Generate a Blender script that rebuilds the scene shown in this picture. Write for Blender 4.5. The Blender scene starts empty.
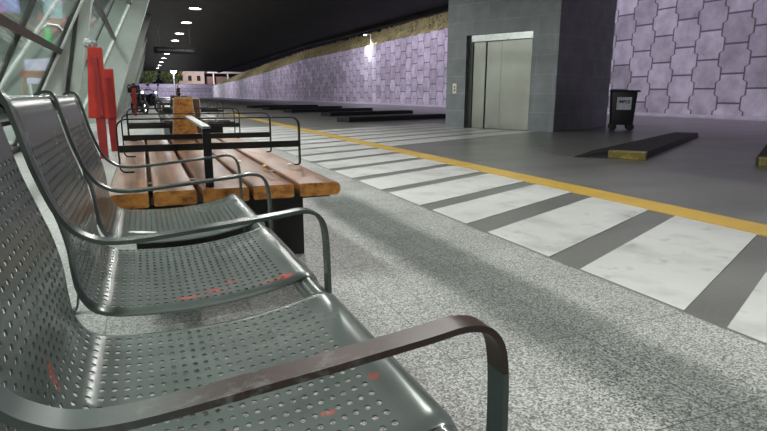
import bpy, bmesh, math, random
from mathutils import Vector, Matrix
random.seed(7)
PI = math.pi
SC = bpy.context.scene
COL = SC.collection

# ------------------------------------------------------------------ helpers
def obj(name, bm, mats, parent=None, smooth=None, kind=None, label=None):
    """link a bmesh as one mesh object; smooth = angle in degrees for sharp edges"""
    bmesh.ops.recalc_face_normals(bm, faces=bm.faces[:])
    if smooth is not None:
        a = math.radians(smooth)
        for f in bm.faces: f.smooth = True
        for e in bm.edges:
            e.smooth = not (len(e.link_faces) == 2 and e.calc_face_angle(0) > a)
    me = bpy.data.meshes.new(name)
    bm.to_mesh(me); bm.free()
    for m in (mats if isinstance(mats, (list, tuple)) else [mats]): me.materials.append(m)
    o = bpy.data.objects.new(name, me)
    COL.objects.link(o)
    if parent: o.parent = parent
    if kind: o['kind'] = kind
    if label: o['label'] = label
    return o

def thing(name, label, cat, loc=(0, 0, 0), rotz=0.0, group=None):
    o = bpy.data.objects.new(name, None); COL.objects.link(o)
    o.empty_display_size = .2
    o.location = loc; o.rotation_euler = (0, 0, rotz)
    tag(o, label, cat, group)
    return o

def tag(o, label, cat, group=None):
    o['label'] = label; o['category'] = cat
    if group: o['group'] = group
    return o

def struct(name, bm, m, parent=None, smooth=None):
    return obj(name, bm, m, parent, smooth, 'structure')

def dup(root, loc=None, label=None, rotz=None):
    r = root.copy(); COL.objects.link(r)
    if loc is not None: r.location = loc
    if rotz is not None: r.rotation_euler = (0, 0, rotz)
    if label: r['label'] = label
    for ch in list(root.children):
        c = ch.copy(); COL.objects.link(c); c.parent = r
        for g in list(ch.children):
            d = g.copy(); COL.objects.link(d); d.parent = c
    return r

def NB(): return bmesh.new()

def hexa(bm, p, mi=0, bevel=0):
    """p: 8 points, bottom loop 0-3, top loop 4-7"""
    v = [bm.verts.new(q) for q in p]
    fs = [bm.faces.new([v[i] for i in f]) for f in ((3,2,1,0),(4,5,6,7),(0,1,5,4),(1,2,6,5),(2,3,7,6),(3,0,4,7))]
    for f in fs: f.material_index = mi
    if bevel:
        es = list({e for f in fs for e in f.edges})
        r = bmesh.ops.bevel(bm, geom=es, offset=bevel, segments=2, profile=.5, affect='EDGES', clamp_overlap=True)
        for f in r['faces']: f.material_index = mi
    return v

def box(bm, x0, x1, y0, y1, z0, z1, mi=0, bevel=0):
    return hexa(bm, [(x0,y0,z0),(x1,y0,z0),(x1,y1,z0),(x0,y1,z0),(x0,y0,z1),(x1,y0,z1),(x1,y1,z1),(x0,y1,z1)], mi, bevel)

def prism(bm, pts, ext, mi=0):
    """extrude polygon (3d points) by vector ext"""
    ext = Vector(ext)
    a = [bm.verts.new(p) for p in pts]; b = [bm.verts.new(Vector(p) + ext) for p in pts]
    n = len(pts)
    fs = [bm.faces.new(a[::-1]), bm.faces.new(b)]
    for i in range(n): fs.append(bm.faces.new((a[i], a[(i+1) % n], b[(i+1) % n], b[i])))
    for f in fs: f.material_index = mi
    return fs

def bar(bm, p, q, w, h, side=None, mi=0):
    """rectangular bar from p to q, w along side vector, h perpendicular"""
    p = Vector(p); q = Vector(q); d = (q - p).normalized()
    s = Vector(side) if side else Vector((0, 0, 1)).cross(d)
    s = (s - d * s.dot(d))
    if s.length < 1e-5: s = Vector((1, 0, 0)) - d * d.x
    s.normalize(); u = d.cross(s)
    c = [(-1,-1),(1,-1),(1,1),(-1,1)]
    hexa(bm, [p + s*(a*w/2) + u*(b*h/2) for a, b in c] + [q + s*(a*w/2) + u*(b*h/2) for a, b in c], mi)

def tube(bm, pts, r, n=10, mi=0, cap=True):
    pts = [Vector(p) for p in pts]
    rr = r if isinstance(r, (list, tuple)) else [r]*len(pts)
    rings = []
    ref = None
    for i, p in enumerate(pts):
        d = (pts[min(i+1, len(pts)-1)] - pts[max(i-1, 0)]).normalized()
        if ref is None:
            ref = Vector((0, 0, 1)) if abs(d.z) < .9 else Vector((1, 0, 0))
        s = (ref - d*ref.dot(d)).normalized(); ref = s
        u = d.cross(s)
        rings.append([bm.verts.new(p + (s*math.cos(2*PI*k/n) + u*math.sin(2*PI*k/n))*rr[i]) for k in range(n)])
    for a, b in zip(rings, rings[1:]):
        for k in range(n):
            f = bm.faces.new((a[k], a[(k+1) % n], b[(k+1) % n], b[k])); f.material_index = mi
    if cap:
        for ring in (rings[0][::-1], rings[-1]):
            f = bm.faces.new(ring); f.material_index = mi

def lathe(bm, prof, n=24, M=None, mi=0):
    """prof: (r, z) list revolved about z"""
    rings = []
    for r, z in prof:
        if r < 1e-6: rings.append([bm.verts.new((0, 0, z))])
        else: rings.append([bm.verts.new((r*math.cos(2*PI*k/n), r*math.sin(2*PI*k/n), z)) for k in range(n)])
    nv = [v for g in rings for v in g]
    for a, b in zip(rings, rings[1:]):
        for k in range(n):
            q = [a[k % len(a)], a[(k+1) % len(a)], b[(k+1) % len(b)], b[k % len(b)]]
            q2 = []
            for v in q:
                if v not in q2: q2.append(v)
            if len(q2) > 2:
                f = bm.faces.new(q2); f.material_index = mi
    if M is not None: bmesh.ops.transform(bm, matrix=M, verts=nv)

def arc_path(pts, rad, seg=6):
    """round the inner corners of a polyline"""
    pts = [Vector(p) for p in pts]; out = [pts[0]]
    for i in range(1, len(pts)-1):
        a, b, c = pts[i-1], pts[i], pts[i+1]
        u = (a-b); v = (c-b); r = min(rad, u.length*.49, v.length*.49)
        u.normalize(); v.normalize()
        p, q = b + u*r, b + v*r
        for k in range(seg+1):
            t = k/seg
            out.append(p*(1-t)**2 + b*2*t*(1-t) + q*t*t)
    out.append(pts[-1])
    return out

def strap(bm, path, wdir, w, th, mi=0):
    """flat bar swept along a planar path; wdir = direction of its width"""
    wd = Vector(wdir).normalized(); n = len(path); rings = []
    path = [Vector(p) for p in path]
    for i, p in enumerate(path):
        d = (path[min(i+1, n-1)] - path[max(i-1, 0)]).normalized()
        u = d.cross(wd).normalized()
        rings.append([bm.verts.new(p + wd*(a*w/2) + u*(b*th/2)) for a, b in ((-1,-1),(1,-1),(1,1),(-1,1))])
    for a, b in zip(rings, rings[1:]):
        for k in range(4):
            bm.faces.new((a[k], a[(k+1) % 4], b[(k+1) % 4], b[k])).material_index = mi
    bm.faces.new(rings[0][::-1]); bm.faces.new(rings[-1])

# ------------------------------------------------------------------ materials
class NT:
    def __init__(s, name):
        s.m = bpy.data.materials.new(name); s.m.use_nodes = True
        s.t = s.m.node_tree; s.n = s.t.nodes; s.l = s.t.links
        s.b = s.n['Principled BSDF']; s.out = s.n['Material Output']
    def node(s, kind, **kw):
        x = s.n.new(kind)
        for k, v in kw.items():
            if isinstance(k, str) and hasattr(x, k): setattr(x, k, v)
        return x
    def put(s, sock, v):
        if isinstance(v, bpy.types.NodeSocket): s.l.new(v, sock)
        else: sock.default_value = v
    def math(s, op, a, b=0.0, c=0.0, clamp=False):
        x = s.n.new('ShaderNodeMath'); x.operation = op; x.use_clamp = clamp
        s.put(x.inputs[0], a); s.put(x.inputs[1], b); s.put(x.inputs[2], c)
        return x.outputs[0]
    def coord(s, kind='Object'):
        return s.n.new('ShaderNodeTexCoord').outputs[kind]
    def sep(s, v):
        x = s.n.new('ShaderNodeSeparateXYZ'); s.l.new(v, x.inputs[0]); return x.outputs
    def comb(s, x, y, z):
        c = s.n.new('ShaderNodeCombineXYZ')
        for i, v in enumerate((x, y, z)): s.put(c.inputs[i], v)
        return c.outputs[0]
    def mapping(s, v, scale=(1,1,1), loc=(0,0,0), rot=(0,0,0)):
        x = s.n.new('ShaderNodeMapping'); s.l.new(v, x.inputs[0])
        x.inputs['Scale'].default_value = scale; x.inputs['Location'].default_value = loc; x.inputs['Rotation'].default_value = rot
        return x.outputs[0]
    def noise(s, v, scale, detail=4, rough=.55, out=0):
        x = s.n.new('ShaderNodeTexNoise'); s.l.new(v, x.inputs['Vector'])
        x.inputs['Scale'].default_value = scale; x.inputs['Detail'].default_value = detail; x.inputs['Roughness'].default_value = rough
        return x.outputs[out]
    def ramp(s, f, stops):
        x = s.n.new('ShaderNodeValToRGB'); s.put(x.inputs[0], f)
        e = x.color_ramp.elements
        while len(e) < len(stops): e.new(.5)
        for i, (p, c) in enumerate(stops):
            e[i].position = p; e[i].color = (*c, 1) if len(c) == 3 else c
        return x.outputs[0]
    def mix(s, f, a, b, mode='MIX'):
        x = s.n.new('ShaderNodeMix'); x.data_type = 'RGBA'; x.blend_type = mode
        s.put(x.inputs[0], f)
        for sk, v in ((x.inputs[6], a), (x.inputs[7], b)):
            s.put(sk, (*v, 1) if isinstance(v, tuple) and len(v) == 3 else v)
        return x.outputs[2]
    def bump(s, h, strength=.3, dist=.01):
        x = s.n.new('ShaderNodeBump'); x.inputs['Strength'].default_value = strength; x.inputs['Distance'].default_value = dist
        s.l.new(h, x.inputs['Height']); s.l.new(x.outputs[0], s.b.inputs['Normal'])
    def set(s, **kw):
        for k, v in kw.items():
            s.put(s.b.inputs[{'base':'Base Color','rough':'Roughness','metal':'Metallic','spec':'Specular IOR Level','coat':'Coat Weight','coatr':'Coat Roughness'}[k]], (*v, 1) if isinstance(v, tuple) and len(v) == 3 else v)
        return s.m

def plain(name, c, rough=.5, metal=0.0, var=.15, scale=8, spec=.5, bump=0.0):
    t = NT(name); co = t.coord()
    f = t.noise(co, scale, 5)
    dark = tuple(max(0, x*(1-var)) for x in c); lite = tuple(min(1, x*(1+var)) for x in c)
    t.set(base=t.ramp(f, [(.3, dark), (.7, lite)]), metal=metal, spec=spec,
          rough=t.math('MULTIPLY_ADD', f, .16, max(rough-.08, .02)))
    if bump: t.bump(t.noise(co, scale*12, 3), bump, .004)
    return t.m

def emit(name, c, e):
    t = NT(name); t.set(base=(.8, .8, .8))
    t.b.inputs['Emission Color'].default_value = (*c, 1); t.b.inputs['Emission Strength'].default_value = e
    return t.m

M = {}
M['black_steel'] = plain('black painted steel', (.012, .013, .013), .38, .3, .3)
M['rail_top'] = plain('worn grey rail steel', (.30, .32, .31), .35, .7, .2)
M['black_box'] = plain('black bench plinth', (.008, .008, .009), .45)
M['ceiling'] = plain('dark grey ceiling', (.018, .018, .020), .6, 0, .12, 1.5)
M['ceil_trim'] = plain('ceiling edge beam', (.05, .05, .053), .6)
M['lamp_rim'] = plain('downlight rim', (.35, .35, .36), .4, .5)
M['lamp'] = emit('downlight diffuser', (1, .98, .95), 22)
M['flood'] = emit('floodlight glass', (.95, .96, 1.0), 40)
M['tubeglow'] = emit('strip light', (.95, 1, .97), 5)
M['fin'] = plain('pale green grey cladding', (.38, .43, .395), .45, 0, .12, 1.5)
M['fin_white'] = plain('white painted strut', (.70, .74, .71), .4)
M['mullion'] = plain('dark bronze mullion', (.055, .05, .048), .4, .4)
M['thin_mullion'] = plain('dark grey glazing bar', (.04, .045, .042), .4, .4)
M['red'] = plain('red painted sheet steel', (.36, .020, .010), .42, 0, .25, 5)
M['dark_red'] = plain('dark red painted steel', (.22, .012, .012), .45)
M['clear_film'] = plain('crumpled pale plastic', (.22, .24, .24), .2, 0, .8, 30)
M['bin'] = plain('black bin plastic', (.012, .012, .016), .5)
M['label'] = plain('white bin sticker', (.55, .55, .62), .5, 0, .2, 12)
M['ink'] = plain('dark blue ink', (.03, .03, .10), .6)
M['rubber'] = plain('black rubber', (.012, .012, .013), .65)
M['kerb_dark'] = plain('black kerb concrete', (.007, .007, .008), .6, 0, .3, 6, bump=.3)
M['grass'] = plain('grass bank', (.30, .28, .13), .9, 0, .55, .8, .1, .8)
M['grass_blade'] = plain('grass blades', (.26, .25, .10), .9, 0, .4, 2, .1)
M['leaf'] = plain('tree leaves', (.11, .15, .05), .8, 0, .5, 3, .2)
M['bark'] = plain('bark', (.05, .04, .03), .9)
M['pink_wall'] = plain('pink rendered wall', (.38, .31, .28), .8, 0, .2, .5)
M['roof'] = plain('pale roof edge', (.55, .55, .58), .6)
M['window_dark'] = plain('dark window', (.02, .02, .03), .2)
M['white_paint'] = plain('white painted metal', (.72, .70, .70), .5)
M['skin'] = plain('skin', (.25, .15, .11), .6)
M['cloth_dark'] = plain('dark clothing', (.010, .010, .013), .85)
M['hair'] = plain('dark hair', (.01, .008, .007), .7)
M['moto'] = plain('black motorcycle paint', (.012, .012, .015), .25)
M['chrome'] = plain('chrome', (.7, .7, .72), .18, 1)
M['headlamp'] = emit('headlamp', (1, .97, .9), 2)
M['yellow_bit'] = plain('yellow wrapper', (.75, .55, .04), .5)
M['white_bit'] = plain('white paper', (.8, .8, .78), .7)
M['hall_wall'] = plain('pale hall wall', (.38, .42, .395), .6, 0, .15, .6)
M['hall_floor'] = plain('pale hall floor', (.40, .42, .405), .25, 0, .12, 1)
M['hall_ceiling'] = plain('hall ceiling', (.30, .34, .33), .6)
M['brown_beam'] = plain('brown red panel', (.20, .11, .10), .5)
M['lilac'] = plain('lilac board', (.42, .42, .56), .35)
M['violet'] = plain('violet blue banner', (.22, .25, .50), .6)
M['teal'] = plain('pale teal panel', (.30, .50, .53), .5)
M['green_sign'] = plain('green sign', (.04, .42, .10), .5)
M['timber'] = plain('brown slatted timber', (.26, .12, .07), .5)
M['sign'] = plain('black sign board', (.004, .004, .005), .9, 0, .15, 8, .1)
M['sign_text'] = plain('dull grey lettering', (.016, .016, .018), .8)
M['plate'] = plain('pale call plate', (.55, .53, .44), .4, .3)
M['jamb'] = plain('dark steel jamb', (.05, .05, .05), .4, .6)

def m_bench():
    t = NT('green grey bench steel'); co = t.coord()
    big = t.noise(co, 3.0, 6, .6); fine = t.noise(co, 60, 3)
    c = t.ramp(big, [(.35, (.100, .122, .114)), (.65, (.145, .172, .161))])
    # dark reflection on the backs painted in as a darker colour than the seats
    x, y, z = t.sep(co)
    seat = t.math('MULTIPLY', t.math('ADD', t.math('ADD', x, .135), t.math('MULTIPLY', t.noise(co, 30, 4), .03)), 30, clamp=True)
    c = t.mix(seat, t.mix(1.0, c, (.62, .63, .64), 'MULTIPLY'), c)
    # scattered smears of red paint
    x, y, z = t.sep(t.n.new('ShaderNodeNewGeometry').outputs['Position'])
    tot = None
    for (px, py, pz, rx, ry) in ((.275, 1.215, .43, .020, .022), (.25, 1.22, .425, .05, .008), (.06, 1.235, .405, .035, .012), (.12, 1.25, .405, .03, .012), (.16, 1.29, .405, .02, .01), (-.142, .80, .47, .02, .012), (.285, .70, .435, .010, .012), (.20, .66, .42, .012, .010)):
        d = t.math('ADD', t.math('POWER', t.math('ABSOLUTE', t.math('DIVIDE', t.math('SUBTRACT', x, px), rx)), 2), t.math('POWER', t.math('ABSOLUTE', t.math('DIVIDE', t.math('SUBTRACT', y, py), ry)), 2))
        d = t.math('ADD', d, t.math('POWER', t.math('ABSOLUTE', t.math('DIVIDE', t.math('SUBTRACT', z, pz), .03)), 2))
        k = t.math('SUBTRACT', 1, d, clamp=True)
        k = t.math('MULTIPLY', k, t.math('MULTIPLY_ADD', t.noise(co, 90, 4), 3.0, -.9, clamp=True), clamp=True)
        tot = k if tot is None else t.math('MAXIMUM', tot, k)
    c = t.mix(t.math('MULTIPLY', tot, 1.3, clamp=True), c, (.62, .09, .06))
    t.set(base=c, metal=.2, rough=t.math('MULTIPLY_ADD', big, .12, .20), spec=.55)
    return t.m
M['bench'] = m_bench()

def m_arm():
    t = NT('bench armrest worn enamel'); co = t.coord()
    x, y, z = t.sep(co)
    n = t.n.new('ShaderNodeNewGeometry')
    nz = t.sep(n.outputs['Normal'])[2]
    c = t.ramp(t.noise(co, 8, 5), [(.3, (.075, .092, .087)), (.7, (.13, .155, .146))])
    wear = t.noise(t.mapping(co, (1, 1, 1)), 34, 6, .7)
    c = t.mix(t.ramp(wear, [(.60, (0, 0, 0)), (.68, (.6, .6, .6))]), c, (.33, .36, .34))
    t.set(base=c, metal=.55, rough=.27, spec=.6)
    return t.m
M['arm'] = m_arm()

def m_arm_worn():
    # the nearest armrest: enamel rubbed down to brown with pale scuffs along its middle
    t = NT('rubbed brown armrest'); co = t.coord()
    x, y, z = t.sep(co)
    c = t.ramp(t.noise(co, 9, 5), [(.3, (.032, .019, .016)), (.7, (.062, .038, .032))])
    sc = t.noise(co, 42, 7, .72)
    band = t.math('MULTIPLY', t.math('MULTIPLY_ADD', x, 6, .7, clamp=True), t.math('MULTIPLY_ADD', x, -8, 1.9, clamp=True))
    m = t.math('MULTIPLY', t.ramp(sc, [(.50, (0, 0, 0)), (.72, (.6, .6, .6))]), band)
    c = t.mix(t.math('MULTIPLY_ADD', t.math('ADD', x, t.math('MULTIPLY', sc, .16)), 7, .1, clamp=True), (.07, .09, .085), c)
    c = t.mix(m, c, (.30, .32, .32))
    g = t.math('LESS_THAN', z, .53)
    c = t.mix(g, c, (.06, .085, .078))
    t.set(base=c, metal=.1, rough=.38, spec=.45)
    return t.m
M['arm_worn'] = m_arm_worn()

def m_wood():
    t = NT('varnished reddish timber'); co = t.coord()
    g = t.noise(t.mapping(co, (22, 1.6, 22)), 2.2, 7, .62)
    c = t.ramp(g, [(.34, (.042, .015, .007)), (.50, (.115, .043, .016)), (.66, (.20, .088, .036))])
    pat = t.noise(t.mapping(co, (3, 1.3, 3)), 1.6, 4)
    c = t.mix(t.ramp(pat, [(.48, (0, 0, 0)), (.72, (.5, .5, .5))]), c, (.30, .19, .13))
    sk = t.noise(t.mapping(co, (13, .9, 13)), 3.0, 5, .6)
    c = t.mix(t.ramp(sk, [(.50, (0, 0, 0)), (.66, (.8, .8, .8))]), c, (.045, .018, .014))
    t.set(base=c, rough=t.math('MULTIPLY_ADD', g, .25, .27), spec=.4)
    t.bump(g, .06, .002)
    return t.m
M['wood'] = m_wood()

def m_woodend():
    t = NT('orange varnished end grain'); co = t.coord()
    g = t.noise(t.mapping(co, (9, 9, 14)), 2.5, 6, .65)
    c = t.ramp(g, [(.30, (.09, .030, .008)), (.50, (.38, .155, .030)), (.74, (.52, .27, .07))])
    t.set(base=c, rough=.4, spec=.5); t.bump(g, .3, .004)
    return t.m
M['wood_end'] = m_woodend()
M['wood_grey'] = plain('grey black weathered timber', (.045, .042, .038), .5, 0, .5, 10)
M['wood_pale'] = plain('pale sawn timber', (.40, .30, .20), .5, 0, .2, 8)
M['wood_dark'] = plain('dark brown timber', (.050, .022, .013), .5, 0, .4, 8)

def m_pave():
    t = NT('speckled granite paving'); co = t.coord()
    x, y, z = t.sep(co)
    v = t.n.new('ShaderNodeTexVoronoi'); t.l.new(co, v.inputs['Vector']); v.inputs['Scale'].default_value = 190
    s1 = t.sep(v.outputs['Color'])[0]
    n = t.noise(co, 120, 3, .7)
    f = t.math('MULTIPLY_ADD', s1, .55, t.math('MULTIPLY', n, .55))
    c = t.ramp(f, [(.22, (.040, .040, .038)), (.48, (.195, .196, .187)), (.62, (.31, .31, .298)), (.85, (.50, .50, .48))])
    # slab joints and slab-to-slab tint
    ux = t.math('DIVIDE', t.math('SUBTRACT', x, .86), .525); uy = t.math('DIVIDE', t.math('SUBTRACT', y, .89), .535)
    jx = t.math('ABSOLUTE', t.math('SUBTRACT', ux, t.math('ROUND', ux))); jy = t.math('ABSOLUTE', t.math('SUBTRACT', uy, t.math('ROUND', uy)))
    j = t.math('LESS_THAN', t.math('MINIMUM', jx, jy), .0045)
    w = t.n.new('ShaderNodeTexWhiteNoise'); w.noise_dimensions = '2D'
    t.l.new(t.comb(t.math('FLOOR', ux), t.math('FLOOR', uy), 0), w.inputs['Vector'])
    tint = t.math('MULTIPLY_ADD', w.outputs[0], .16, .90)
    st = t.noise(co, 2.4, 5, .6)
    tint = t.math('MULTIPLY', tint, t.ramp(st, [(.30, (.80, .80, .80)), (.60, (1, 1, 1))]))
    c = t.mix(1.0, c, t.comb(tint, tint, tint), 'MULTIPLY')
    # scattered small dark stains
    sp = t.noise(co, 9, 3, .5)
    c = t.mix(t.ramp(sp, [(.70, (0, 0, 0)), (.75, (.5, .5, .5))]), c, (.05, .05, .048))
    c = t.mix(t.math('MULTIPLY', j, .65), c, (.05, .05, .05))
    t.set(base=c, rough=.48, spec=.4)
    return t.m
M['pave'] = m_pave()

def m_road():
    t = NT('smooth dark asphalt'); co = t.coord()
    a = t.noise(co, .9, 6, .6); b = t.noise(co, 70, 3, .7)
    st = t.noise(t.mapping(co, (.25, 1.6, 1), (0, 0, 0), (0, 0, .44)), 1.0, 4)
    f = t.math('MULTIPLY_ADD', b, .35, t.math('MULTIPLY_ADD', st, .35, t.math('MULTIPLY', a, .35)))
    c = t.ramp(f, [(.35, (.082, .082, .079)), (.68, (.17, .17, .163))])
    t.set(base=c, rough=t.math('MULTIPLY_ADD', a, .25, .22), spec=.5)
    t.bump(b, .12, .002)
    return t.m
M['road'] = m_road()

def m_paint(name, c, dk, lo, hi):
    t = NT(name); co = t.coord()
    n = t.noise(co, 5, 8, .72); k = t.noise(co, 1.1, 3)
    f = t.ramp(n, [(lo, (.6, .6, .6)), (hi, (0, 0, 0))])
    base = t.ramp(k, [(.3, tuple(v*.86 for v in c)), (.65, c)])
    x = t.noise(co, 2.3, 6, .6)
    base = t.mix(t.ramp(x, [(.50, (0, 0, 0)), (.75, (.55, .55, .55))]), base, dk)
    t.set(base=t.mix(f, base, dk), rough=.38, spec=.5)
    return t.m
M['zebra'] = m_paint('worn white road paint', (.47, .47, .46), (.15, .15, .145), .32, .43)
M['yellow'] = m_paint('yellow road paint', (.52, .34, .07), (.22, .17, .08), .32, .42)
M['kerb_yellow'] = m_paint('chipped yellow kerb paint', (.45, .35, .08), (.012, .012, .010), .50, .60)

def m_wall():
    t = NT('interlocking concrete panels'); co = t.coord()
    x, y, z = t.sep(co)
    u = t.math('DIVIDE', y, 1.09); w = t.math('DIVIDE', z, 1.11)
    jn = t.math('ROUND', u)
    sg = t.math('SUBTRACT', 1, t.math('MULTIPLY', t.math('FLOORED_MODULO', jn, 2), 2))
    cs = t.math('MULTIPLY', t.math('COSINE', t.math('MULTIPLY', w, 2*PI)), 4.5)
    cs = t.math('MAXIMUM', t.math('MINIMUM', cs, 1), -1)
    u2 = t.math('SUBTRACT', u, t.math('MULTIPLY', t.math('MULTIPLY', sg, cs), .068))
    cid = t.math('FLOOR', u2)
    par = t.math('FLOORED_MODULO', cid, 2)
    w2 = t.math('MULTIPLY_ADD', par, .5, w)
    dv = t.math('ABSOLUTE', t.math('SUBTRACT', u2, t.math('ROUND', u2)))
    dh = t.math('ABSOLUTE', t.math('SUBTRACT', w2, t.math('ROUND', w2)))
    d = t.math('MINIMUM', dv, dh)
    j = t.ramp(d, [(.018, (1, 1, 1)), (.040, (0, 0, 0))])
    wn = t.n.new('ShaderNodeTexWhiteNoise'); wn.noise_dimensions = '2D'
    t.l.new(t.comb(cid, t.math('FLOOR', w2), 0), wn.inputs['Vector'])
    st = t.noise(co, 1.3, 6, .65)
    c = t.ramp(st, [(.30, (.30, .29, .31)), (.62, (.50, .49, .51))])
    tint = t.math('MULTIPLY_ADD', wn.outputs[0], .42, .70)
    c = t.mix(1.0, c, t.comb(tint, tint, tint), 'MULTIPLY')
    c = t.mix(t.math('MULTIPLY', j, .85), c, (.06, .055, .065))
    t.set(base=c, rough=.8, spec=.2)
    t.bump(t.math('SUBTRACT', 1, j), .5, .03)
    return t.m
M['wall'] = m_wall()

def m_tile():
    t = NT('grey stone cladding'); co = t.coord()
    x, y, z = t.sep(co)
    b = t.n.new('ShaderNodeTexBrick')
    t.l.new(t.comb(t.math('ADD', x, y), z, 0), b.inputs['Vector'])
    b.inputs['Scale'].default_value = 1.0
    b.inputs['Brick Width'].default_value = .9; b.inputs['Row Height'].default_value = .44
    b.inputs['Mortar Size'].default_value = .006; b.inputs['Mortar Smooth'].default_value = .2
    b.inputs['Color1'].default_value = (.165, .178, .192, 1); b.inputs['Color2'].default_value = (.20, .212, .226, 1)
    b.inputs['Mortar'].default_value = (.27, .285, .295, 1)
    n = t.noise(co, 2.5, 6, .6)
    c = t.mix(1.0, b.outputs[0], t.ramp(n, [(.3, (.75, .75, .75)), (.7, (1.1, 1.1, 1.1))]), 'MULTIPLY')
    t.set(base=c, rough=.42, spec=.4)
    return t.m
M['tile'] = m_tile()

def m_steel():
    t = NT('brushed stainless'); co = t.coord()
    n = t.noise(t.mapping(co, (2, 220, 1.2)), 3, 4)
    n2 = t.noise(co, .9, 4)
    t.set(base=t.ramp(n2, [(.3, (.25, .245, .22)), (.7, (.34, .335, .305))]), metal=.85, rough=t.math('MULTIPLY_ADD', n, .15, .30))
    return t.m
M['steel'] = m_steel()

def m_glass():
    t = NT('clear facade glass')
    tr = t.n.new('ShaderNodeBsdfTransparent'); tr.inputs[0].default_value = (.93, .96, .94, 1)
    gl = t.n.new('ShaderNodeBsdfGlossy'); gl.inputs['Roughness'].default_value = .03
    fr = t.n.new('ShaderNodeFresnel'); fr.inputs[0].default_value = 1.5
    k = t.math('MULTIPLY_ADD', fr.outputs[0], .55, .02, clamp=True)
    mx = t.n.new('ShaderNodeMixShader'); t.l.new(k, mx.inputs[0]); t.l.new(tr.outputs[0], mx.inputs[1]); t.l.new(gl.outputs[0], mx.inputs[2])
    t.l.new(mx.outputs[0], t.out.inputs[0])
    return t.m
M['glass'] = m_glass()

# ------------------------------------------------------------------ camera (767 x 431)
def make_camera():
    yaw, pitch, roll, f = math.radians(23.2), math.radians(12.3), math.radians(.15), 553.0
    fw = Vector((math.sin(yaw)*math.cos(pitch), math.cos(yaw)*math.cos(pitch), -math.sin(pitch)))
    r = Vector((math.cos(yaw), -math.sin(yaw), 0)); u = r.cross(fw)
    r2 = r*math.cos(roll) + u*math.sin(roll); u2 = u*math.cos(roll) - r*math.sin(roll)
    cd = bpy.data.cameras.new('camera'); cd.sensor_width = 36; cd.sensor_fit = 'HORIZONTAL'
    cd.lens = f*36/767; cd.clip_start = .05; cd.clip_end = 600
    o = bpy.data.objects.new('camera', cd); COL.objects.link(o)
    m = Matrix((r2, u2, -fw)).transposed().to_4x4(); m.translation = Vector((0, 0, .84))
    o.matrix_world = m
    SC.camera = o
make_camera()

# ------------------------------------------------------------------ ground
CURB = 1.91
bm = NB(); box(bm, -14, CURB, -6, 205, -.2, 0); struct('floor_pavement', bm, M['pave'])
bm = NB(); box(bm, CURB, 23.5, -6, 205, -.2, -.004); road = struct('floor_road', bm, M['road'])
bm = NB(); box(bm, 19.6, 20.7, -6, 150, -.1, .10, 0, .03); struct('trim_1', bm, plain('pale kerb walk', (.42, .41, .43), .6, 0, .15, 2))

A65 = math.radians(65)
S = Vector((math.sin(A65), math.cos(A65), 0)); F = Vector((S.y, -S.x, 0))
O = Vector((7.81, 12.57, 0))
def at_x(u, X):           # point on the crossing line u at road coordinate X
    p = O + F*u; return p + S*((X - p.x)/S.x)
def quad_slab(bm, pts, z0, z1):
    hexa(bm, [(p.x, p.y, z0) for p in pts] + [(p.x, p.y, z1) for p in pts])
edges = {0: (7.60, 7.07), 1: (6.86, 6.33), 2: (6.10, 5.66), 3: (5.48, 4.93)}
n = -2
while n < 17:
    a, b = edges.get(n, (7.59-.705*n, 7.59-.705*n-.53))
    bm = NB(); quad_slab(bm, [at_x(a, 1.93), at_x(a, 3.45), at_x(b, 3.45), at_x(b, 1.93)], -.003, .0)
    obj('zebra_stripe', bm, M['zebra'], road)
    if n >= 8:
        bm = NB()
        e = [O + F*a - S*.01, O + F*b - S*.01] if a > -.8 else [at_x(a, 8.2), at_x(b, 8.2)]
        quad_slab(bm, [at_x(a, 3.78), e[0], e[1], at_x(b, 3.78)], -.003, .0)
        if n < 14: obj('zebra_stripe', bm, M['zebra'], road)
        else: bm.free()
    n += 1
bm = NB(); box(bm, 3.45, 3.76, -5, 70, -.003, .001); obj('yellow_line', bm, M['yellow'], road)

# ------------------------------------------------------------------ retaining wall, bank, far wall
WT = [(-6, 5.7), (20, 5.65), (36.7, 5.58), (57, 5.5), (78, 5.5), (97, 4.78), (130, 4.04), (187, 3.55)]
bm = NB(); prism(bm, [(20.7, WT[0][0], -.2)] + [(20.7, y, z) for y, z in WT] + [(20.7, 187, -.2)], (.4, 0, 0))
struct('wall_right', bm, M['wall'])
GT = [(-6, 7.9), (20, 7.85), (42, 7.77), (57, 7.6), (90, 7.6), (110, 7.2), (150, 6.3), (187, 4.4)]
def interp(T, y):
    for (a, b), (c, d) in zip(T, T[1:]):
        if a <= y <= c: return b + (d-b)*(y-a)/(c-a)
    return T[-1][1]
bm = NB(); rows = []
ys = [-6 + i*4.0 for i in range(49)]
for y in ys:
    z0, z1 = interp(WT, y), interp(GT, y)
    rows.append([bm.verts.new((21.1 - .15 + t*3.2, y, z0 - .05 + (z1-z0)*(t**.8) + random.uniform(-.10, .10)*(t > 0))) for t in (0, .25, .5, .75, 1)] + [bm.verts.new((30, y, z1 - .4))])
for a, b in zip(rows, rows[1:]):
    for k in range(5): bm.faces.new((a[k], a[k+1], b[k+1], b[k]))
for f in bm.faces: f.smooth = True
struct('floor_bank', bm, M['grass'])
bm = NB()
for i in range(5200):
    y = random.uniform(22, 186); t = random.random()
    z0, z1 = interp(WT, y), interp(GT, y)
    p = Vector((20.95 + t*3.2, y, z0 - .08 + (z1-z0)*t**.8))
    h = random.uniform(.12, .40)*(1.2 - .5*t); w = .05 + y*.0012
    d = Vector((random.uniform(-.3, .1), random.uniform(-.3, .3), 1))*h
    s = Vector((random.uniform(-.3, .3), 1, 0))*w
    bm.faces.new([bm.verts.new(p - s), bm.verts.new(p + s), bm.verts.new(p + d)])
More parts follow.
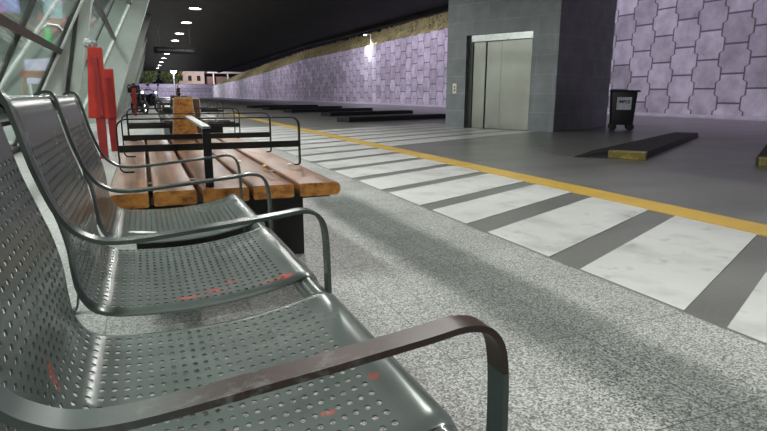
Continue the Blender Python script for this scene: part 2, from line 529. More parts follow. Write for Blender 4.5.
g = obj('bank_grass', bm, M['grass_blade'], None, None, 'stuff'); tag(g, 'short dry green grass along the top of the long panelled wall', 'grass')

bm = NB(); box(bm, -30, 21.5, 187, 187.5, -.2, 4.0); struct('wall_far', bm, M['wall'])

# ------------------------------------------------------------------ ceiling with its beam
ZC = 4.2
CE = [(11.3, -6), (11.35, 20), (10.6, 38), (11.2, 90)]
FX = lambda z: -1.81 + .5*z             # leaning glass plane
bm = NB(); prism(bm, [(-9, -6, ZC)] + [(x, y, ZC) for x, y in CE] + [(-9, 90, ZC)], (0, 0, .35)); struct('ceiling', bm, M['ceiling'])
bm = NB()
for (x0, y0), (x1, y1) in zip(CE, CE[1:]):
    bar(bm, (x0-.1, y0, ZC-.08), (x1-.1, y1, ZC-.08), .22, .16)
struct('trim_2', bm, M['ceil_trim'])

# downlights
def downlight(loc, label):
    t = thing('ceiling_light', label, 'ceiling light', loc, 0, 'round downlights in the dark ceiling')
    bm = NB(); lathe(bm, [(.26, 0), (.26, -.035), (.225, -.035), (.225, -.012), (.26, 0)], 28); obj('rim', bm, M['lamp_rim'], t, 40)
    bm = NB(); lathe(bm, [(0, -.034), (.15, -.032), (.224, -.022), (.224, -.010), (0, -.010)], 28); obj('diffuser', bm, M['lamp'], t, 40)
    return t
def lamp_area(name, loc, size, power, col=(1, 1, 1), target=None, spread=PI, shape='DISK', size_y=None):
    L = bpy.data.lights.new(name, 'AREA'); L.shape = shape; L.size = size
    if size_y: L.size_y = size_y
    L.energy = power; L.color = col; L.spread = spread
    o = bpy.data.objects.new(name, L); COL.objects.link(o); o.location = loc
    if target is not None:
        o.rotation_euler = (Vector(target) - Vector(loc)).to_track_quat('-Z', 'Y').to_euler()
    return o
LY = [-4.85, 0, 4.85, 9.7, 14.5, 19.4, 24.3, 29.1, 34.4, 38.9, 44.5, 51.5, 58.1, 65, 72, 80]
ordn = {24.3: 'nearest ceiling downlight in view, brushing the top edge of the frame', 29.1: 'largest bright downlight, second along the ceiling row', 34.4: 'third bright downlight along the dark ceiling row', 38.9: 'fourth downlight along the row, just above the hanging sign',
        44.5: 'downlight hidden behind the hanging black sign', 51.5: 'downlight just below the hanging black sign', 58.1: 'second downlight below the hanging sign, smaller', 65: 'third downlight below the hanging sign', 72: 'far downlight of the row near the floodlight', 80: 'last tiny downlight at the ceiling end'}
first = None
for y in LY:
    lab = ordn.get(y, 'round downlight in the dark ceiling over the paved waiting area')
    if first is None: first = downlight((2.25, y, ZC), lab)
    else: dup(first, (2.25, y, ZC), lab)
    lamp_area('downlight_beam', (2.25, y, ZC-.045), .12, 62 if y < 12 else 75, (1, .985, .95), (2.25, y, 0), PI*.98)

# unseen bar added above the frame to cast the shadow band on the paving
ty = thing('shadow_bar', 'unseen black bar added above the paving to cast a shadow band', 'shadow bar', (1.845, 0, 2.2))
bm = NB(); box(bm, -.085, .085, -5.5, 7.2, 0, .06); obj('blocker', bm, M['black_steel'], ty)
for y in (-4.5, -1, 2.5, 6, 7.1):
    bm = NB(); tube(bm, [(0, y, .05), (0, y, ZC-2.2)], .008, 8); obj('hanger', bm, M['black_steel'], ty)

# hanging sign
sg = thing('hanging_sign', 'long black sign board hanging under the ceiling over the walkway', 'sign', (0.74, 30.0, 2.80))
bm = NB(); box(bm, 0, 1.93, -.06, .06, 0, .30, 0, .01); obj('board', bm, M['sign'], sg)
for x in (.25, 1.68):
    bm = NB(); tube(bm, [(x, 0, .29), (x, 0, ZC-2.80)], .02, 8); obj('hanger', bm, M['black_steel'], sg)
bm = NB()
x = .15
while x < 1.80:
    w = random.uniform(.05, .11)
    if random.random() > .2: box(bm, x, x+w, -.066, -.06, .11, .11 + random.choice((.07, .09)))
    x += w + .03
obj('lettering', bm, M['sign_text'], sg)

# ------------------------------------------------------------------ lift tower
def T(u, v, z=0): p = O + F*u + S*v; return Vector((p.x, p.y, z))
tw = thing('lift_tower', 'dark grey stone clad lift tower with stainless doors beside the crossing', 'lift', (O.x, O.y, 0), math.atan2(F.y, F.x))
# local axes: x = along the face (u), y = inward (v)  [rotation maps local x->F, local y->S]
def face_with_hole():
    bm = NB()
    u0, u1, zt = -.75, 2.33, ZC-.004
    a, b, h = -.16, 1.69, 2.32
    D = 3.32
    box(bm, u0, a, 0, .30, 0, zt); box(bm, b, u1, 0, .30, 0, zt); box(bm, a, b, 0, .30, h, zt)
    box(bm, u0, u0+.2, .30, D, 0, zt); box(bm, u1-.2, u1, .30, D, 0, zt); box(bm, u0+.2, u1-.2, D-.2, D, 0, zt)
    return bm
obj('shaft', face_with_hole(), M['tile'], tw)
for q in ((-.158, -.01, .10, .26, 0.013, 2.31), (1.66, 1.688, .06, .26, .013, 2.149), (.0, .03, .02, .26, .013, 2.149)):
    bm = NB(); box(bm, *q); obj('door_jamb', bm, M['jamb'], tw)
bm = NB(); box(bm, -.01, 1.688, .0, .26, 2.15, 2.315, 0, .008); obj('door_header', bm, plain('satin steel header', (.50, .51, .51), .3, .8), tw)
bm = NB(); box(bm, .04, .395, .05, .10, .01, 2.145, 0, .004); obj('side_panel', bm, M['steel'], tw)
bm = NB(); box(bm, .425, .833, .07, .12, .01, 2.145, 0, .004); obj('door_leaf', bm, M['steel'], tw)
bm = NB(); box(bm, .847, 1.658, .05, .10, .01, 2.145, 0, .004); obj('door_leaf', bm, M['steel'], tw)
bm = NB(); box(bm, -.158, 1.688, .0, .30, .0, .012); obj('sill', bm, M['jamb'], tw)
cp = NB(); box(cp, -.54, -.42, -.015, 0, .88, 1.14, 0, .004); cp = obj('call_plate', cp, M['plate'], tw)
for z in (.97, 1.05):
    bm = NB(); lathe(bm, [(0, .012), (.018, .012), (.022, 0), (0, 0)], 14, Matrix.Translation((-.48, -.015, z)) @ Matrix.Rotation(PI/2, 4, 'X')); obj('call_button', bm, M['jamb'], cp)

# ------------------------------------------------------------------ wheeled bin
bn = thing('wheeled_bin', 'black wheeled rubbish bin with a white sticker beside the lift tower', 'bin', (10.98, 10.55, 0), math.radians(-40))
bm = NB()
hexa(bm, [(-.25, -.24, .13), (.25, -.24, .13), (.25, .24, .13), (-.25, .24, .13), (-.29, -.28, .93), (.29, -.28, .93), (.29, .28, .93), (-.29, .28, .93)], 0, .03)
obj('body', bm, M['bin'], bn, 40)
bm = NB(); hexa(bm, [(-.31, -.31, .925), (.36, -.31, .925), (.36, .31, .925), (-.31, .31, .925), (-.29, -.28, .985), (.34, -.28, .965), (.34, .28, .965), (-.29, .28, .985)], 0, .012)
obj('lid', bm, M['bin'], bn, 40)
for y in (-.20, .20):
    for x in (-.20, .20):
        bm = NB(); lathe(bm, [(0, -.025), (.06, -.025), (.085, -.015), (.085, .015), (.06, .025), (0, .025)], 18, Matrix.Translation((x, y, .085)) @ Matrix.Rotation(PI/2, 4, 'X'))
        wh = obj('wheel', bm, M['rubber'], bn, 40)
        bm = NB(); prism(bm, [(x-.02, y-.034, .07), (x-.02, y-.028, .07), (x-.02, y-.028, .175), (x-.02, y+.028, .175), (x-.02, y+.028, .07), (x-.02, y+.034, .07), (x-.02, y+.034, .19), (x-.02, y-.034, .19)], (.04, 0, 0))
        obj('fork', bm, M['black_steel'], wh)
bm = NB(); hexa(bm, [(-.16, -.263, .50), (.17, -.263, .50), (.17, -.24, .50), (-.16, -.24, .50), (-.16, -.278, .80), (.17, -.278, .80), (.17, -.255, .80), (-.16, -.255, .80)])
lb = obj('sticker', bm, M['label'], bn, None, None, 'white sticker with dark lettering')
fc = bpy.data.curves.new('sticker_text', 'FONT'); fc.body = 'IMPLE'; fc.size = .105; fc.extrude = .002; fc.align_x = 'CENTER'; fc.offset = .003
tmp = bpy.data.objects.new('sticker_text', fc); COL.objects.link(tmp)
bpy.context.view_layer.update()
me = bpy.data.meshes.new_from_object(tmp.evaluated_get(bpy.context.evaluated_depsgraph_get()))
bpy.data.objects.remove(tmp)
tx = bpy.data.objects.new('sticker_text', me); me.materials.clear(); me.materials.append(M['ink']); COL.objects.link(tx); tx.parent = lb
tx.location = (0.005, -.275, .66); tx.rotation_euler = (math.radians(90+2.9), 0, 0)

# ------------------------------------------------------------------ kerb islands
def island(label, p0, p1, w, h=.13, yellow=True, tip=None, grp='parking kerb islands'):
    p0 = Vector((*p0, 0)); p1 = Vector((*p1, 0)); d = (p1-p0); L = d.length
    r = thing('kerb_island', label, 'kerb', p0, math.atan2(d.y, d.x), grp)
    bm = NB()
    pts = [(0, 0), (L, 0), (L, w), (0, w)] if tip is None else [(0, 0), (L, 0), (L, w), tip, (0, w*.98)]
    prism(bm, [(x, y, -.004) for x, y in pts], (0, 0, h))
    bmesh.ops.bevel(bm, geom=[e for e in bm.edges if abs(e.verts[0].co.z-e.verts[1].co.z) < 1e-4 and e.verts[0].co.z > .01], offset=.02, segments=2, affect='EDGES')
    obj('kerb_body', bm, M['kerb_dark'], r)
    if yellow:
        bm = NB(); box(bm, -.10, 0, -.02, w*1.0, -.004, h+.02, 0, .012); obj('end_block', bm, M['kerb_yellow'], r, None, None, 'chipped yellow and black end block')
    return r
def nosed_island(label, off, nose=True):
    r = thing('kerb_island', label, 'kerb', (6.11+off[0], 5.42+off[1], 0), 0, 'parking kerb islands')
    q = lambda x, y, z: (x-6.11, y-5.42, z)
    bm = NB()
    for p in ((5.46, 6.06, -.004) if nose else (5.84, 5.82, -.004), (6.13, 5.44, -.004), (10.6, 8.08, -.004), (10.35, 8.5, -.004), (6.5, 6.75, -.004) if nose else (6.0, 5.9, -.004), (5.86, 5.84, .085), (6.13, 5.46, .085), (10.58, 8.10, .085), (10.36, 8.46, .085), (6.4, 6.2, .085) if nose else (6.0, 5.88, .085)):
        bm.verts.new(q(*p))
    bmesh.ops.convex_hull(bm, input=bm.verts[:])
    obj('kerb_body', bm, M['kerb_dark'], r, 20)
    bm = NB()
    v = Vector((.29, -.36, 0)).normalized(); u = Vector((v.y*-1, v.x, 0))
    o_ = Vector((5.83-6.11, 5.77-5.42, 0)); L = .475
    P = [o_ - u*.04, o_ + v*L - u*.04, o_ + v*L + u*.12, o_ + u*.12]
    hexa(bm, [(p.x, p.y, -.004) for p in P] + [(p.x, p.y, .105) for p in P], 0, .012)
    obj('end_block', bm, M['kerb_yellow'], r, None, None, 'chipped yellow and black end block')
nosed_island('long black kerb with a chipped yellow end block in front of the bin', (0, 0))
nosed_island('kerb with chipped yellow end at the right edge of the frame', (1.06, -1.37), False)
for k, (a, b) in enumerate((((5.9, 16.5), (10.6, 18.4)), ((6.9, 21.5), (11.6, 23.6)), ((6.5, 26.3), (11.6, 28.6)), ((6.5, 31.5), (11.6, 33.8)), ((6.5, 36.7), (11.6, 39.0)))):
    island(('nearest', 'second', 'third', 'fourth', 'farthest')[k] + ' dark kerb strip left of the lift tower, counting away', a, b, .6, .15, False)

# ------------------------------------------------------------------ leaning glass facade
Y0, Y1 = -4.0, 72.0
fins = [9.7, 18.5, 27.2, 36, 44.7, 53.4, 62.1, 70.8]
def plane_quad(bm, y0, y1, z0, z1, off=0, th=.012):
    hexa(bm, [(FX(z0)+off, y0, z0), (FX(z0)+off+th, y0, z0), (FX(z0)+off+th, y1, z0), (FX(z0)+off, y1, z0),
              (FX(z1)+off, y0, z1), (FX(z1)+off+th, y0, z1), (FX(z1)+off+th, y1, z1), (FX(z1)+off, y1, z1)])
ed = [Y0] + fins
for i, (a, b) in enumerate(zip(ed, ed[1:])):
    bm = NB(); plane_quad(bm, a+.03, b-.03, .05, ZC); struct('window_%d' % (i+1), bm, M['glass'])
SLP = Vector((.5, 0, 1)).normalized()
k = 3
for z, w in ((.05, .12), (1.47, .085), (2.42, .075), (3.4, .06)):
    bm = NB(); bar(bm, (FX(z), Y0, z), (FX(z), Y1, z), w, .10, SLP); struct('trim_%d' % k, bm, M['mullion']); k += 1
for y in (2.2, 6.85, 9.55, 14.1, 22.8, 31.5, 40):
    bm = NB(); bar(bm, (FX(.05), y, .05), (FX(ZC), y, ZC), .035, .05, (0, 1, 0)); struct('trim_%d' % k, bm, M['thin_mullion']); k += 1
# leaning fins on the inner side of the glass
def fin(y, za, zb, ina, inb, th):
    global k
    bm = NB()
    pts = [(FX(za)+.02, y, za), (ina(za), y, za), (ina(2.2), y, 2.2), (inb(zb), y, zb), (FX(zb)+.02, y, zb)]
    prism(bm, pts, (0, th, 0)); struct('trim_%d' % k, bm, M['fin']); k += 1
    bm = NB(); bar(bm, (FX(za)+.01, y-.04, za), (FX(zb)+.01, y-.04, zb), .07, .07, (0, 1, 0)); struct('trim_%d' % k, bm, M['fin_white']); k += 1
f1 = lambda z: -1.035 + .21*z + max(0, z-2.2)*.28
fin(9.75, 0, ZC, f1, f1, .30)
bm = NB(); bar(bm, (-1.125, 9.735, .4), (-.31, 9.735, ZC), .05, .03, (1, 0, 0)); struct('trim_%d' % k, bm, M['thin_mullion']); k += 1
f2 = lambda z: -.86 + .365*z
for y in fins[1:]: fin(y, 0, ZC, f2, f2, .55)

# hall behind the glass
bm = NB(); box(bm, -9, -8.8, -6, 80, 0, ZC); struct('wall_hall', bm, M['hall_wall'])
bm = NB(); box(bm, -8.8, FX(.05)-.05, -6, 80, .0, .03); struct('floor_hall', bm, M['hall_floor'])
bm = NB(); box(bm, -8.8, FX(ZC)-.1, -6, 80, ZC-.06, ZC-.005); struct('ceiling_hall', bm, M['hall_ceiling'])
bm = NB(); prism(bm, [(-8.8, 21.5, .03), (FX(.03)-.12, 21.5, .03), (FX(ZC-.06)-.12, 21.5, ZC-.06), (-8.8, 21.5, ZC-.06)], (0, .15, 0)); struct('wall_hall_end', bm, plain('grey green end wall', (.17, .21, .195), .5))
for i, (x, y, p) in enumerate(((-3.4, 4, 110), (-3.4, 11, 110), (-3.4, 18, 110), (-6.5, 4, 110), (-6.5, 12, 110), (-1.35, -1.2, 120), (-1.35, 2.8, 120), (-1.35, 6.8, 120), (-1.35, 10.8, 120), (-1.35, 14.8, 120), (-1.35, 18.8, 120))):
    bm = NB(); box(bm, x-.06, x+.06, y-.6, y+.6, ZC-.13, ZC-.06); o = obj('strip_light', bm, M['tubeglow'])
    tag(o, 'white strip light on the hall ceiling behind the leaning glass', 'strip light', 'strip lights inside the hall')
    lamp_area('hall_light', (x, y, ZC-.16), .2, p, (.98, 1, .975), (x, y, 0), PI, 'RECTANGLE', 1.2)
def strut(p, q, r, m, name, label, cat='strut'):
    bm = NB(); tube(bm, [p, q], r, 10); o = obj(name, bm, m); tag(o, label, cat); return o
strut((-2.39, 9.2, .03), (-.72, 9.2, 2.44), .028, M['fin_white'], 'diagonal_strut', 'white diagonal tube strut behind the nearest glass pane')
# slatted timber stand, boards and panels inside the hall
hs = thing('timber_stand', 'brown red slatted timber stand on splayed legs inside behind the nearest glass', 'stand', (-1.75, 12.0, .03), .1)
for i in range(4):
    bm = NB(); box(bm, -.21, .21, -.16+i*.09, -.09+i*.09, 1.16, 1.22, 0, .005); obj('slat', bm, M['timber'], hs)
bm = NB(); box(bm, -.20, .20, -.17, .19, 1.10, 1.158); obj('frame', bm, M['timber'], hs)
for x in (-.18, .18):
    for y in (-.15, .16):
        bm = NB(); bar(bm, (x*1.25, y*1.2, 0), (x*.9, y, 1.11), .035, .035); obj('leg', bm, M['timber'], hs)
bm = NB(); bar(bm, (-.20, -.19, .55), (.18, -.165, 1.10), .03, .03); obj('brace', bm, M['timber'], hs)
lo = thing('lilac_board', 'upright lilac board on white legs inside the hall behind the timber stand', 'board', (-1.93, 14.2, .03), .1)
bm = NB(); hexa(bm, [(-.30, -.05, 1.02), (.30, -.05, 1.02), (.30, -.01, 1.02), (-.30, -.01, 1.02), (-.30, .05, 1.52), (.30, .05, 1.58), (.30, .09, 1.58), (-.30, .09, 1.52)], 0, .012); obj('board', bm, M['lilac'], lo)
for x in (-.24, .24):
    bm = NB(); bar(bm, (x, .0, 0), (x, .0, 1.1), .04, .03); obj('leg', bm, M['fin_white'], lo)
def hung(nm, lab, cat, x, y, w, z0, z1, m, part='panel', th=.03, label=None):
    t = thing(nm, lab, cat, (x, y, z0), .12)
    bm = NB(); box(bm, -w/2, w/2, -th/2, th/2, 0, z1-z0, 0, .006); obj(part, bm, M[m], t)
    for s_ in ((-1, 1) if w > .1 else (0,)):
        bm = NB(); tube(bm, [(s_*w*.4, 0, z1-z0-.01), (s_*w*.4, 0, ZC-.06-z0)], .006, 6); obj('cord', bm, M['rail_top'], t)
    return t
bp = hung('brown_panel', 'brown red panel hanging inside the hall above the lilac board', 'panel', -1.85, 16.2, .62, 2.28, 2.72, 'brown_beam')
bm = NB(); tube(bm, [(-.34, -.05, .02), (-.1, -.05, .22), (.12, -.05, .20), (.34, -.05, -.10)], .022, 10); obj('pale_tube', bm, M['fin_white'], bp, 40)
hung('green_sign', 'small upright green sign hanging inside the hall behind the glass', 'sign', -1.53, 12.6, .085, 1.74, 2.06, 'green_sign')
hung('violet_banner', 'violet blue banner hanging inside the hall at top left', 'banner', -1.50, 9.0, .24, 1.88, 2.5, 'violet', 'cloth', .012)
hung('teal_banner', 'pale teal banner hanging inside the hall above the brown panel', 'banner', -1.56, 14.0, .34, 2.40, 3.0, 'teal', 'cloth', .012)

# ------------------------------------------------------------------ perforated steel bench
PROF = [(-.262, .775), (-.270, .800), (-.262, .825), (-.245, .836), (-.226, .833), (-.213, .815), (-.203, .775), (-.190, .715), (-.172, .655), (-.156, .600), (-.147, .550),
        (-.144, .500), (-.139, .462), (-.124, .430), (-.098, .413), (-.050, .405), (.03, .401), (.10, .402), (.17, .408), (.23, .418), (.275, .428), (.305, .436), (.326, .436),
        (.341, .426), (.347, .408), (.341, .390), (.325, .380), (.306, .384)]
def catmull(P, sub=10):
    out = []
    for i in range(len(P)-1):
        p0, p1, p2, p3 = (Vector((*P[max(0, min(len(P)-1, j))], 0)) for j in (i-1, i, i+1, i+2))
        for s_ in range(sub):
            t = s_/sub
            out.append(.5*((2*p1) + (p2-p0)*t + (2*p0-5*p1+4*p2-p3)*t*t + (3*p1-p0-3*p2+p3)*t**3))
    out.append(Vector((*P[-1], 0)))
    return out
CP = catmull(PROF)
CL = [0]
for a, b in zip(CP, CP[1:]): CL.append(CL[-1] + (b-a).length)
def prof_at(s_):
    s_ = max(0, min(CL[-1], s_))
    lo, hi = 0, len(CL)-1
    while hi-lo > 1:
        m_ = (lo+hi)//2
        if CL[m_] <= s_: lo = m_
        else: hi = m_
    t = (s_-CL[lo])/max(1e-9, CL[hi]-CL[lo])
    p = CP[lo].lerp(CP[hi], t); d = (CP[hi]-CP[lo]).normalized()
    return p, Vector((d.y, -d.x, 0))      # outward (towards the sitter is the other way)
def s_of(test):
    for i, p in enumerate(CP):
        if test(p): return CL[i]
def make_shell(W=.525):
    bm = NB()
    PIT = .0178
    sA = s_of(lambda p: p.x > -.21 and p.y < .750 and p.y > .70); sB = s_of(lambda p: p.x > .272)
    nr = int((sB-sA)/.0168); pit_s = (sB-sA)/nr
    margin = .022; nc = int((W-2*margin)/.0255); pit_y = (W-2*margin)/nc
    cache = {}
    def V(s_, y, drop=0):
        key = (round(s_, 5), round(y, 5), drop)
        if key not in cache:
            p, nrm = prof_at(s_)
            q = p + nrm*drop
            cache[key] = bm.verts.new((q.x, y, q.y))
        return cache[key]
    hole = []
    for i in range(nr):
        for j in range(nc):
            s0 = sA + i*pit_s; y0 = margin + j*pit_y
            sm, ym = s0+pit_s/2, y0+pit_y/2
            outer = [(s0, y0), (s0, ym), (s0, y0+pit_y), (sm, y0+pit_y), (s0+pit_s, y0+pit_y), (s0+pit_s, ym), (s0+pit_s, y0), (sm, y0)]
            inner = []
            for k_ in range(8):
                a = math.radians(-135 + 45*k_)
                inner.append((sm + .0045*math.cos(math.radians(225 - 45*k_)), ym + .0063*math.sin(math.radians(225 - 45*k_))))
            ov = [V(*q) for q in outer]; iv = [V(*q) for q in inner]
            for k_ in range(8):
                bm.faces.new((ov[k_], ov[(k_+1) % 8], iv[(k_+1) % 8], iv[k_]))
    ygrid = [margin + j*pit_y/2 for j in range(2*nc+1)]
    # unperforated rows above and below
    sa = [CL[-1]*0 + sA*t/16 for t in range(17)]
    sb = [sB + (CL[-1]-sB)*t/22 for t in range(23)]
    for ss in (sa, sb):
        for a, b in zip(ss, ss[1:]):
            for y0, y1 in zip(ygrid, ygrid[1:]):
                bm.faces.new((V(a, y0), V(a, y1), V(b, y1), V(b, y0)))
    # side margins with a folded-down edge
    allS = sa[:-1] + [sA + i*pit_s/2 for i in range(2*nr)] + sb
    for a, b in zip(allS, allS[1:]):
        for y_in, y_out in ((ygrid[0], .003), (ygrid[-1], W-.003)):
            bm.faces.new((V(a, y_in), V(b, y_in), V(b, y_out, .004), V(a, y_out, .004)))
            yo = 0.0 if y_out < .1 else W
            bm.faces.new((V(a, y_out, .004), V(b, y_out, .004), V(b, yo, .006), V(a, yo, .006)))
            bm.faces.new((V(a, yo, .006), V(b, yo, .006), V(b, yo, .010), V(a, yo, .010)))
    bmesh.ops.recalc_face_normals(bm, faces=bm.faces[:])
    bmesh.ops.solidify(bm, geom=bm.faces[:], thickness=.0022)
    return bm
SB = thing('steel_bench', 'three seat perforated green grey steel bench in the foreground', 'bench', (0, 0, 0))
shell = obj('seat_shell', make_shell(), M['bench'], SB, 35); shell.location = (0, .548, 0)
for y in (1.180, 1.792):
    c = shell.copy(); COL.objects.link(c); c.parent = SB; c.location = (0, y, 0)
# object coordinates of each shell start at its own edge; arms between the seats
ARM = [(-.262, 0, .800), (-.258, 0, .838), (-.222, 0, .842), (-.205, 0, .790), (-.186, 0, .705), (-.158, 0, .625), (-.122, 0, .582), (-.060, 0, .564), (.087, 0, .574), (.24, 0, .589), (.300, 0, .595), (.335, 0, .580), (.350, 0, .535), (.354, 0, .42)]
def smooth_path(P, sub=7):
    out = []
    P = [Vector(p) for p in P]
    for i in range(len(P)-1):
        p0, p1, p2, p3 = (P[max(0, min(len(P)-1, j))] for j in (i-1, i, i+1, i+2))
        for s_ in range(sub):
            t = s_/sub
            out.append(.5*((2*p1) + (p2-p0)*t + (2*p0-5*p1+4*p2-p3)*t*t + (3*p1-p0-3*p2+p3)*t**3))
    out.append(P[-1]); return out
AP = smooth_path(ARM)
for i, y in enumerate((.525, 1.145, 1.757, 2.352)):
    bm = NB()
    tail = [Vector((.356, 0, .30)), Vector((.358, 0, .006))] if i in (0, 3) else [Vector((.354, 0, .390)), Vector((.348, 0, .378)), Vector((.318, 0, .376))]
    strap(bm, AP + tail, (0, 1, 0), .033 if i == 0 else .030, .008)
    o = obj('armrest', bm, M['arm_worn'] if i == 0 else M['arm'], SB, 40, None, 'nearest armrest, rubbed brown and scuffed' if i == 0 else None)
    o.location = (.014, y-.022, -.008) if i == 0 else (0, y, 0)
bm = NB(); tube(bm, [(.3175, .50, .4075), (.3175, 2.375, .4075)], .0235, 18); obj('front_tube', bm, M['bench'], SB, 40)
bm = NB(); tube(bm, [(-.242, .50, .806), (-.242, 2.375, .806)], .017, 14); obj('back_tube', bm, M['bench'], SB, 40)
for y in (.525, 2.352):
    bm = NB(); strap(bm, arc_path([(-.262, y, .80), (-.215, y, .52), (-.30, y, .008), (-.36, y, .006)], .06), (0, 1, 0), .040, .008); obj('rear_leg', bm, M['arm'], SB, 40)
    bm = NB(); bar(bm, (-.232, y, .36), (.354, y, .36), .03, .02); obj('cross_brace', bm, M['arm'], SB)

# ------------------------------------------------------------------ timber bench with black rails
def plank(bm, x0, x1, y0, y1, z0, z1, round_right=False):
    b = .008
    v = box(bm, x0, x1, y0, y1, z0, z1, 0, 0)
    bm.normal_update()
    es = [e for e in bm.edges if e.is_valid and all(vv in v for vv in e.verts) and abs(e.verts[0].co.y - e.verts[1].co.y) > .5]
    if round_right:
        er = [e for e in es if e.verts[0].co.x > x1-1e-4]; es = [e for e in es if e not in er]
        bmesh.ops.bevel(bm, geom=er, offset=.026, segments=5, profile=.5, affect='EDGES')
    bmesh.ops.bevel(bm, geom=[e for e in es if e.is_valid], offset=b, segments=2, profile=.5, affect='EDGES')
    bm.normal_update()
    for f in bm.faces:
        if abs(f.normal.y) > .8: f.material_index = 1
def divider(root, y, x0=-.115, x1=.80):
    bm = NB()
    zt = .715 - .45
    path = arc_path([(x0+.06, y, .003), (x0, y, .003), (x0, y, zt), (x1, y, zt), (x1, y, .003), (x1-.03, y, .003)], .05)
    path[0:0] = []
    strap(bm, path, (0, 1, 0), .03, .007)
    d = obj('armrest_frame', bm, M['black_steel'], root, 40)
    bm = NB(); box(bm, x0+.002, x1-.002, y-.005, y+.005, .103, .138); obj('cross_plate', bm, M['black_steel'], d)
def timber_bench(loc, label, top='wood', end='wood_end'):
    # local z = 0 at the top of the planks' underside frame: root sits on the floor
    r = thing('timber_bench', label, 'bench', loc, 0, 'timber topped benches along the facade')
    xs = [(-.16, -.006), (.012, .180), (.205, .395), (.415, .595), (.622, .812)]
    for i, (a, b) in enumerate(xs):
        bm = NB(); plank(bm, a, b, 0 + (.0, .012, .0, .008, .0)[i], 3.6, .390, .450, i == 4)
        obj('plank', bm, [M[top], M[end]], r, 50)
    for x in (.003, .193, .405, .609):
        for y in (.30 + x*.35, 1.9, 3.4):
            bm = NB(); box(bm, x-.016, x+.016, y, y+.05, .395, .443); obj('spacer', bm, M['wood'], r)
    bm = NB(); box(bm, -.13, .775, .05, 3.55, .375, .3895); obj('underframe', bm, M['black_box'], r)
    bm = NB(); box(bm, -.08, .745, .42, 3.2, 0, .375, 0, .006); obj('plinth', bm, M['black_box'], r)
    for y in (.68, 1.46, 2.80, 3.10): divider_at(r, y)
    bm = NB(); box(bm, .223, .257, .055, .070, .450, .700); obj('rail_post', bm, M['black_steel'], r)
    bm = NB(); bar(bm, (.240, .045, .704), (.215, .70, .726), .034, .010); obj('centre_rail', bm, M['rail_top'], r, None, None, 'worn pale steel rail')
    # tapered backrest blocks standing on the seat
    def block(x, y, w0, w1, d, h, mf):
        bm = NB()
        v = hexa(bm, [(x-w0/2, y, .450), (x+w0/2, y, .450), (x+w0/2, y+d, .450), (x-w0/2, y+d, .450), (x-w1/2, y, .45+h), (x+w1/2, y, .45+h), (x+w1/2, y+d, .45+h), (x-w1/2, y+d, .45+h)])
        bm.normal_update()
        for f in bm.faces:
            if abs(f.normal.y) > .8: f.material_index = 1
        bmesh.ops.bevel(bm, geom=bm.edges[:], offset=.008, segments=2, affect='EDGES')
        obj('backrest_block', bm, [M['wood_pale'], mf], r, 40)
    block(.325, 2.72, .215, .150, .06, .365, M[end])
    block(.455, 3.30, .13, .12, .06, .355, M['wood_dark'])
    return r
def divider_at(r, y):
    bm = NB(); x0, x1 = -.128, .800
    path = arc_path([(x0+.065, y, .4535), (x0, y, .4535), (x0, y, .718), (x1, y, .718), (x1, y, .4535), (x1-.03, y, .4535)], .055)
    strap(bm, path, (0, 1, 0), .028, .007)
    d = obj('armrest_frame', bm, M['black_steel'], r, 40)
    bm = NB(); box(bm, x0+.003, x1-.003, y-.006, y+.006, .553, .588); obj('cross_plate', bm, M['black_steel'], d)
tb = timber_bench((0, 2.40, 0), 'large timber topped bench with black rails directly behind the steel bench')
tb2 = timber_bench((.45, 9.1, 0), 'dark weathered timber bench with black rails, second behind the steel bench', 'wood_grey', 'wood_dark')
dup(tb2, (.55, 15.6, 0), 'farthest dark timber bench with black rails, mostly hidden behind the orange backrest block')

# litter
def bit(name, label, loc, r, m):
    bm = NB()
    bmesh.ops.create_icosphere(bm, subdivisions=2, radius=r)
    for v in bm.verts: v.co *= random.uniform(.75, 1.15); v.co.z *= .6
    lo_ = min(v.co.z for v in bm.verts)
    for v in bm.verts: v.co.z -= lo_
    o = obj(name, bm, m, None, 40); o.location = loc; tag(o, label, 'litter'); return o
bit('crumpled_wrapper', 'tiny crumpled yellow wrapper on the timber bench', (.585, 3.02, .4515), .013, M['yellow_bit'])
bit('crumpled_paper', 'tiny white paper crumb on the timber bench left of the yellow wrapper', (.50, 3.33, .4505), .011, M['white_bit'])
bit('crumpled_paper', 'tiny white paper crumb by the foot of the black rail at the bench edge', (.735, 3.06, .4505), .011, M['white_bit'])
bm = NB()
prism(bm, [(0, 0, 0), (.03, -.012, 0), (.075, -.008, 0), (.085, .006, 0), (.04, .014, 0), (.008, .012, 0)], (0, 0, .0025))
o = obj('paper_scrap', bm, M['white_bit']); o.location = (-.075, 1.885, .4105); o.rotation_euler = (0, .10, 0); tag(o, 'small white paper scrap lying on the farthest steel seat', 'litter')

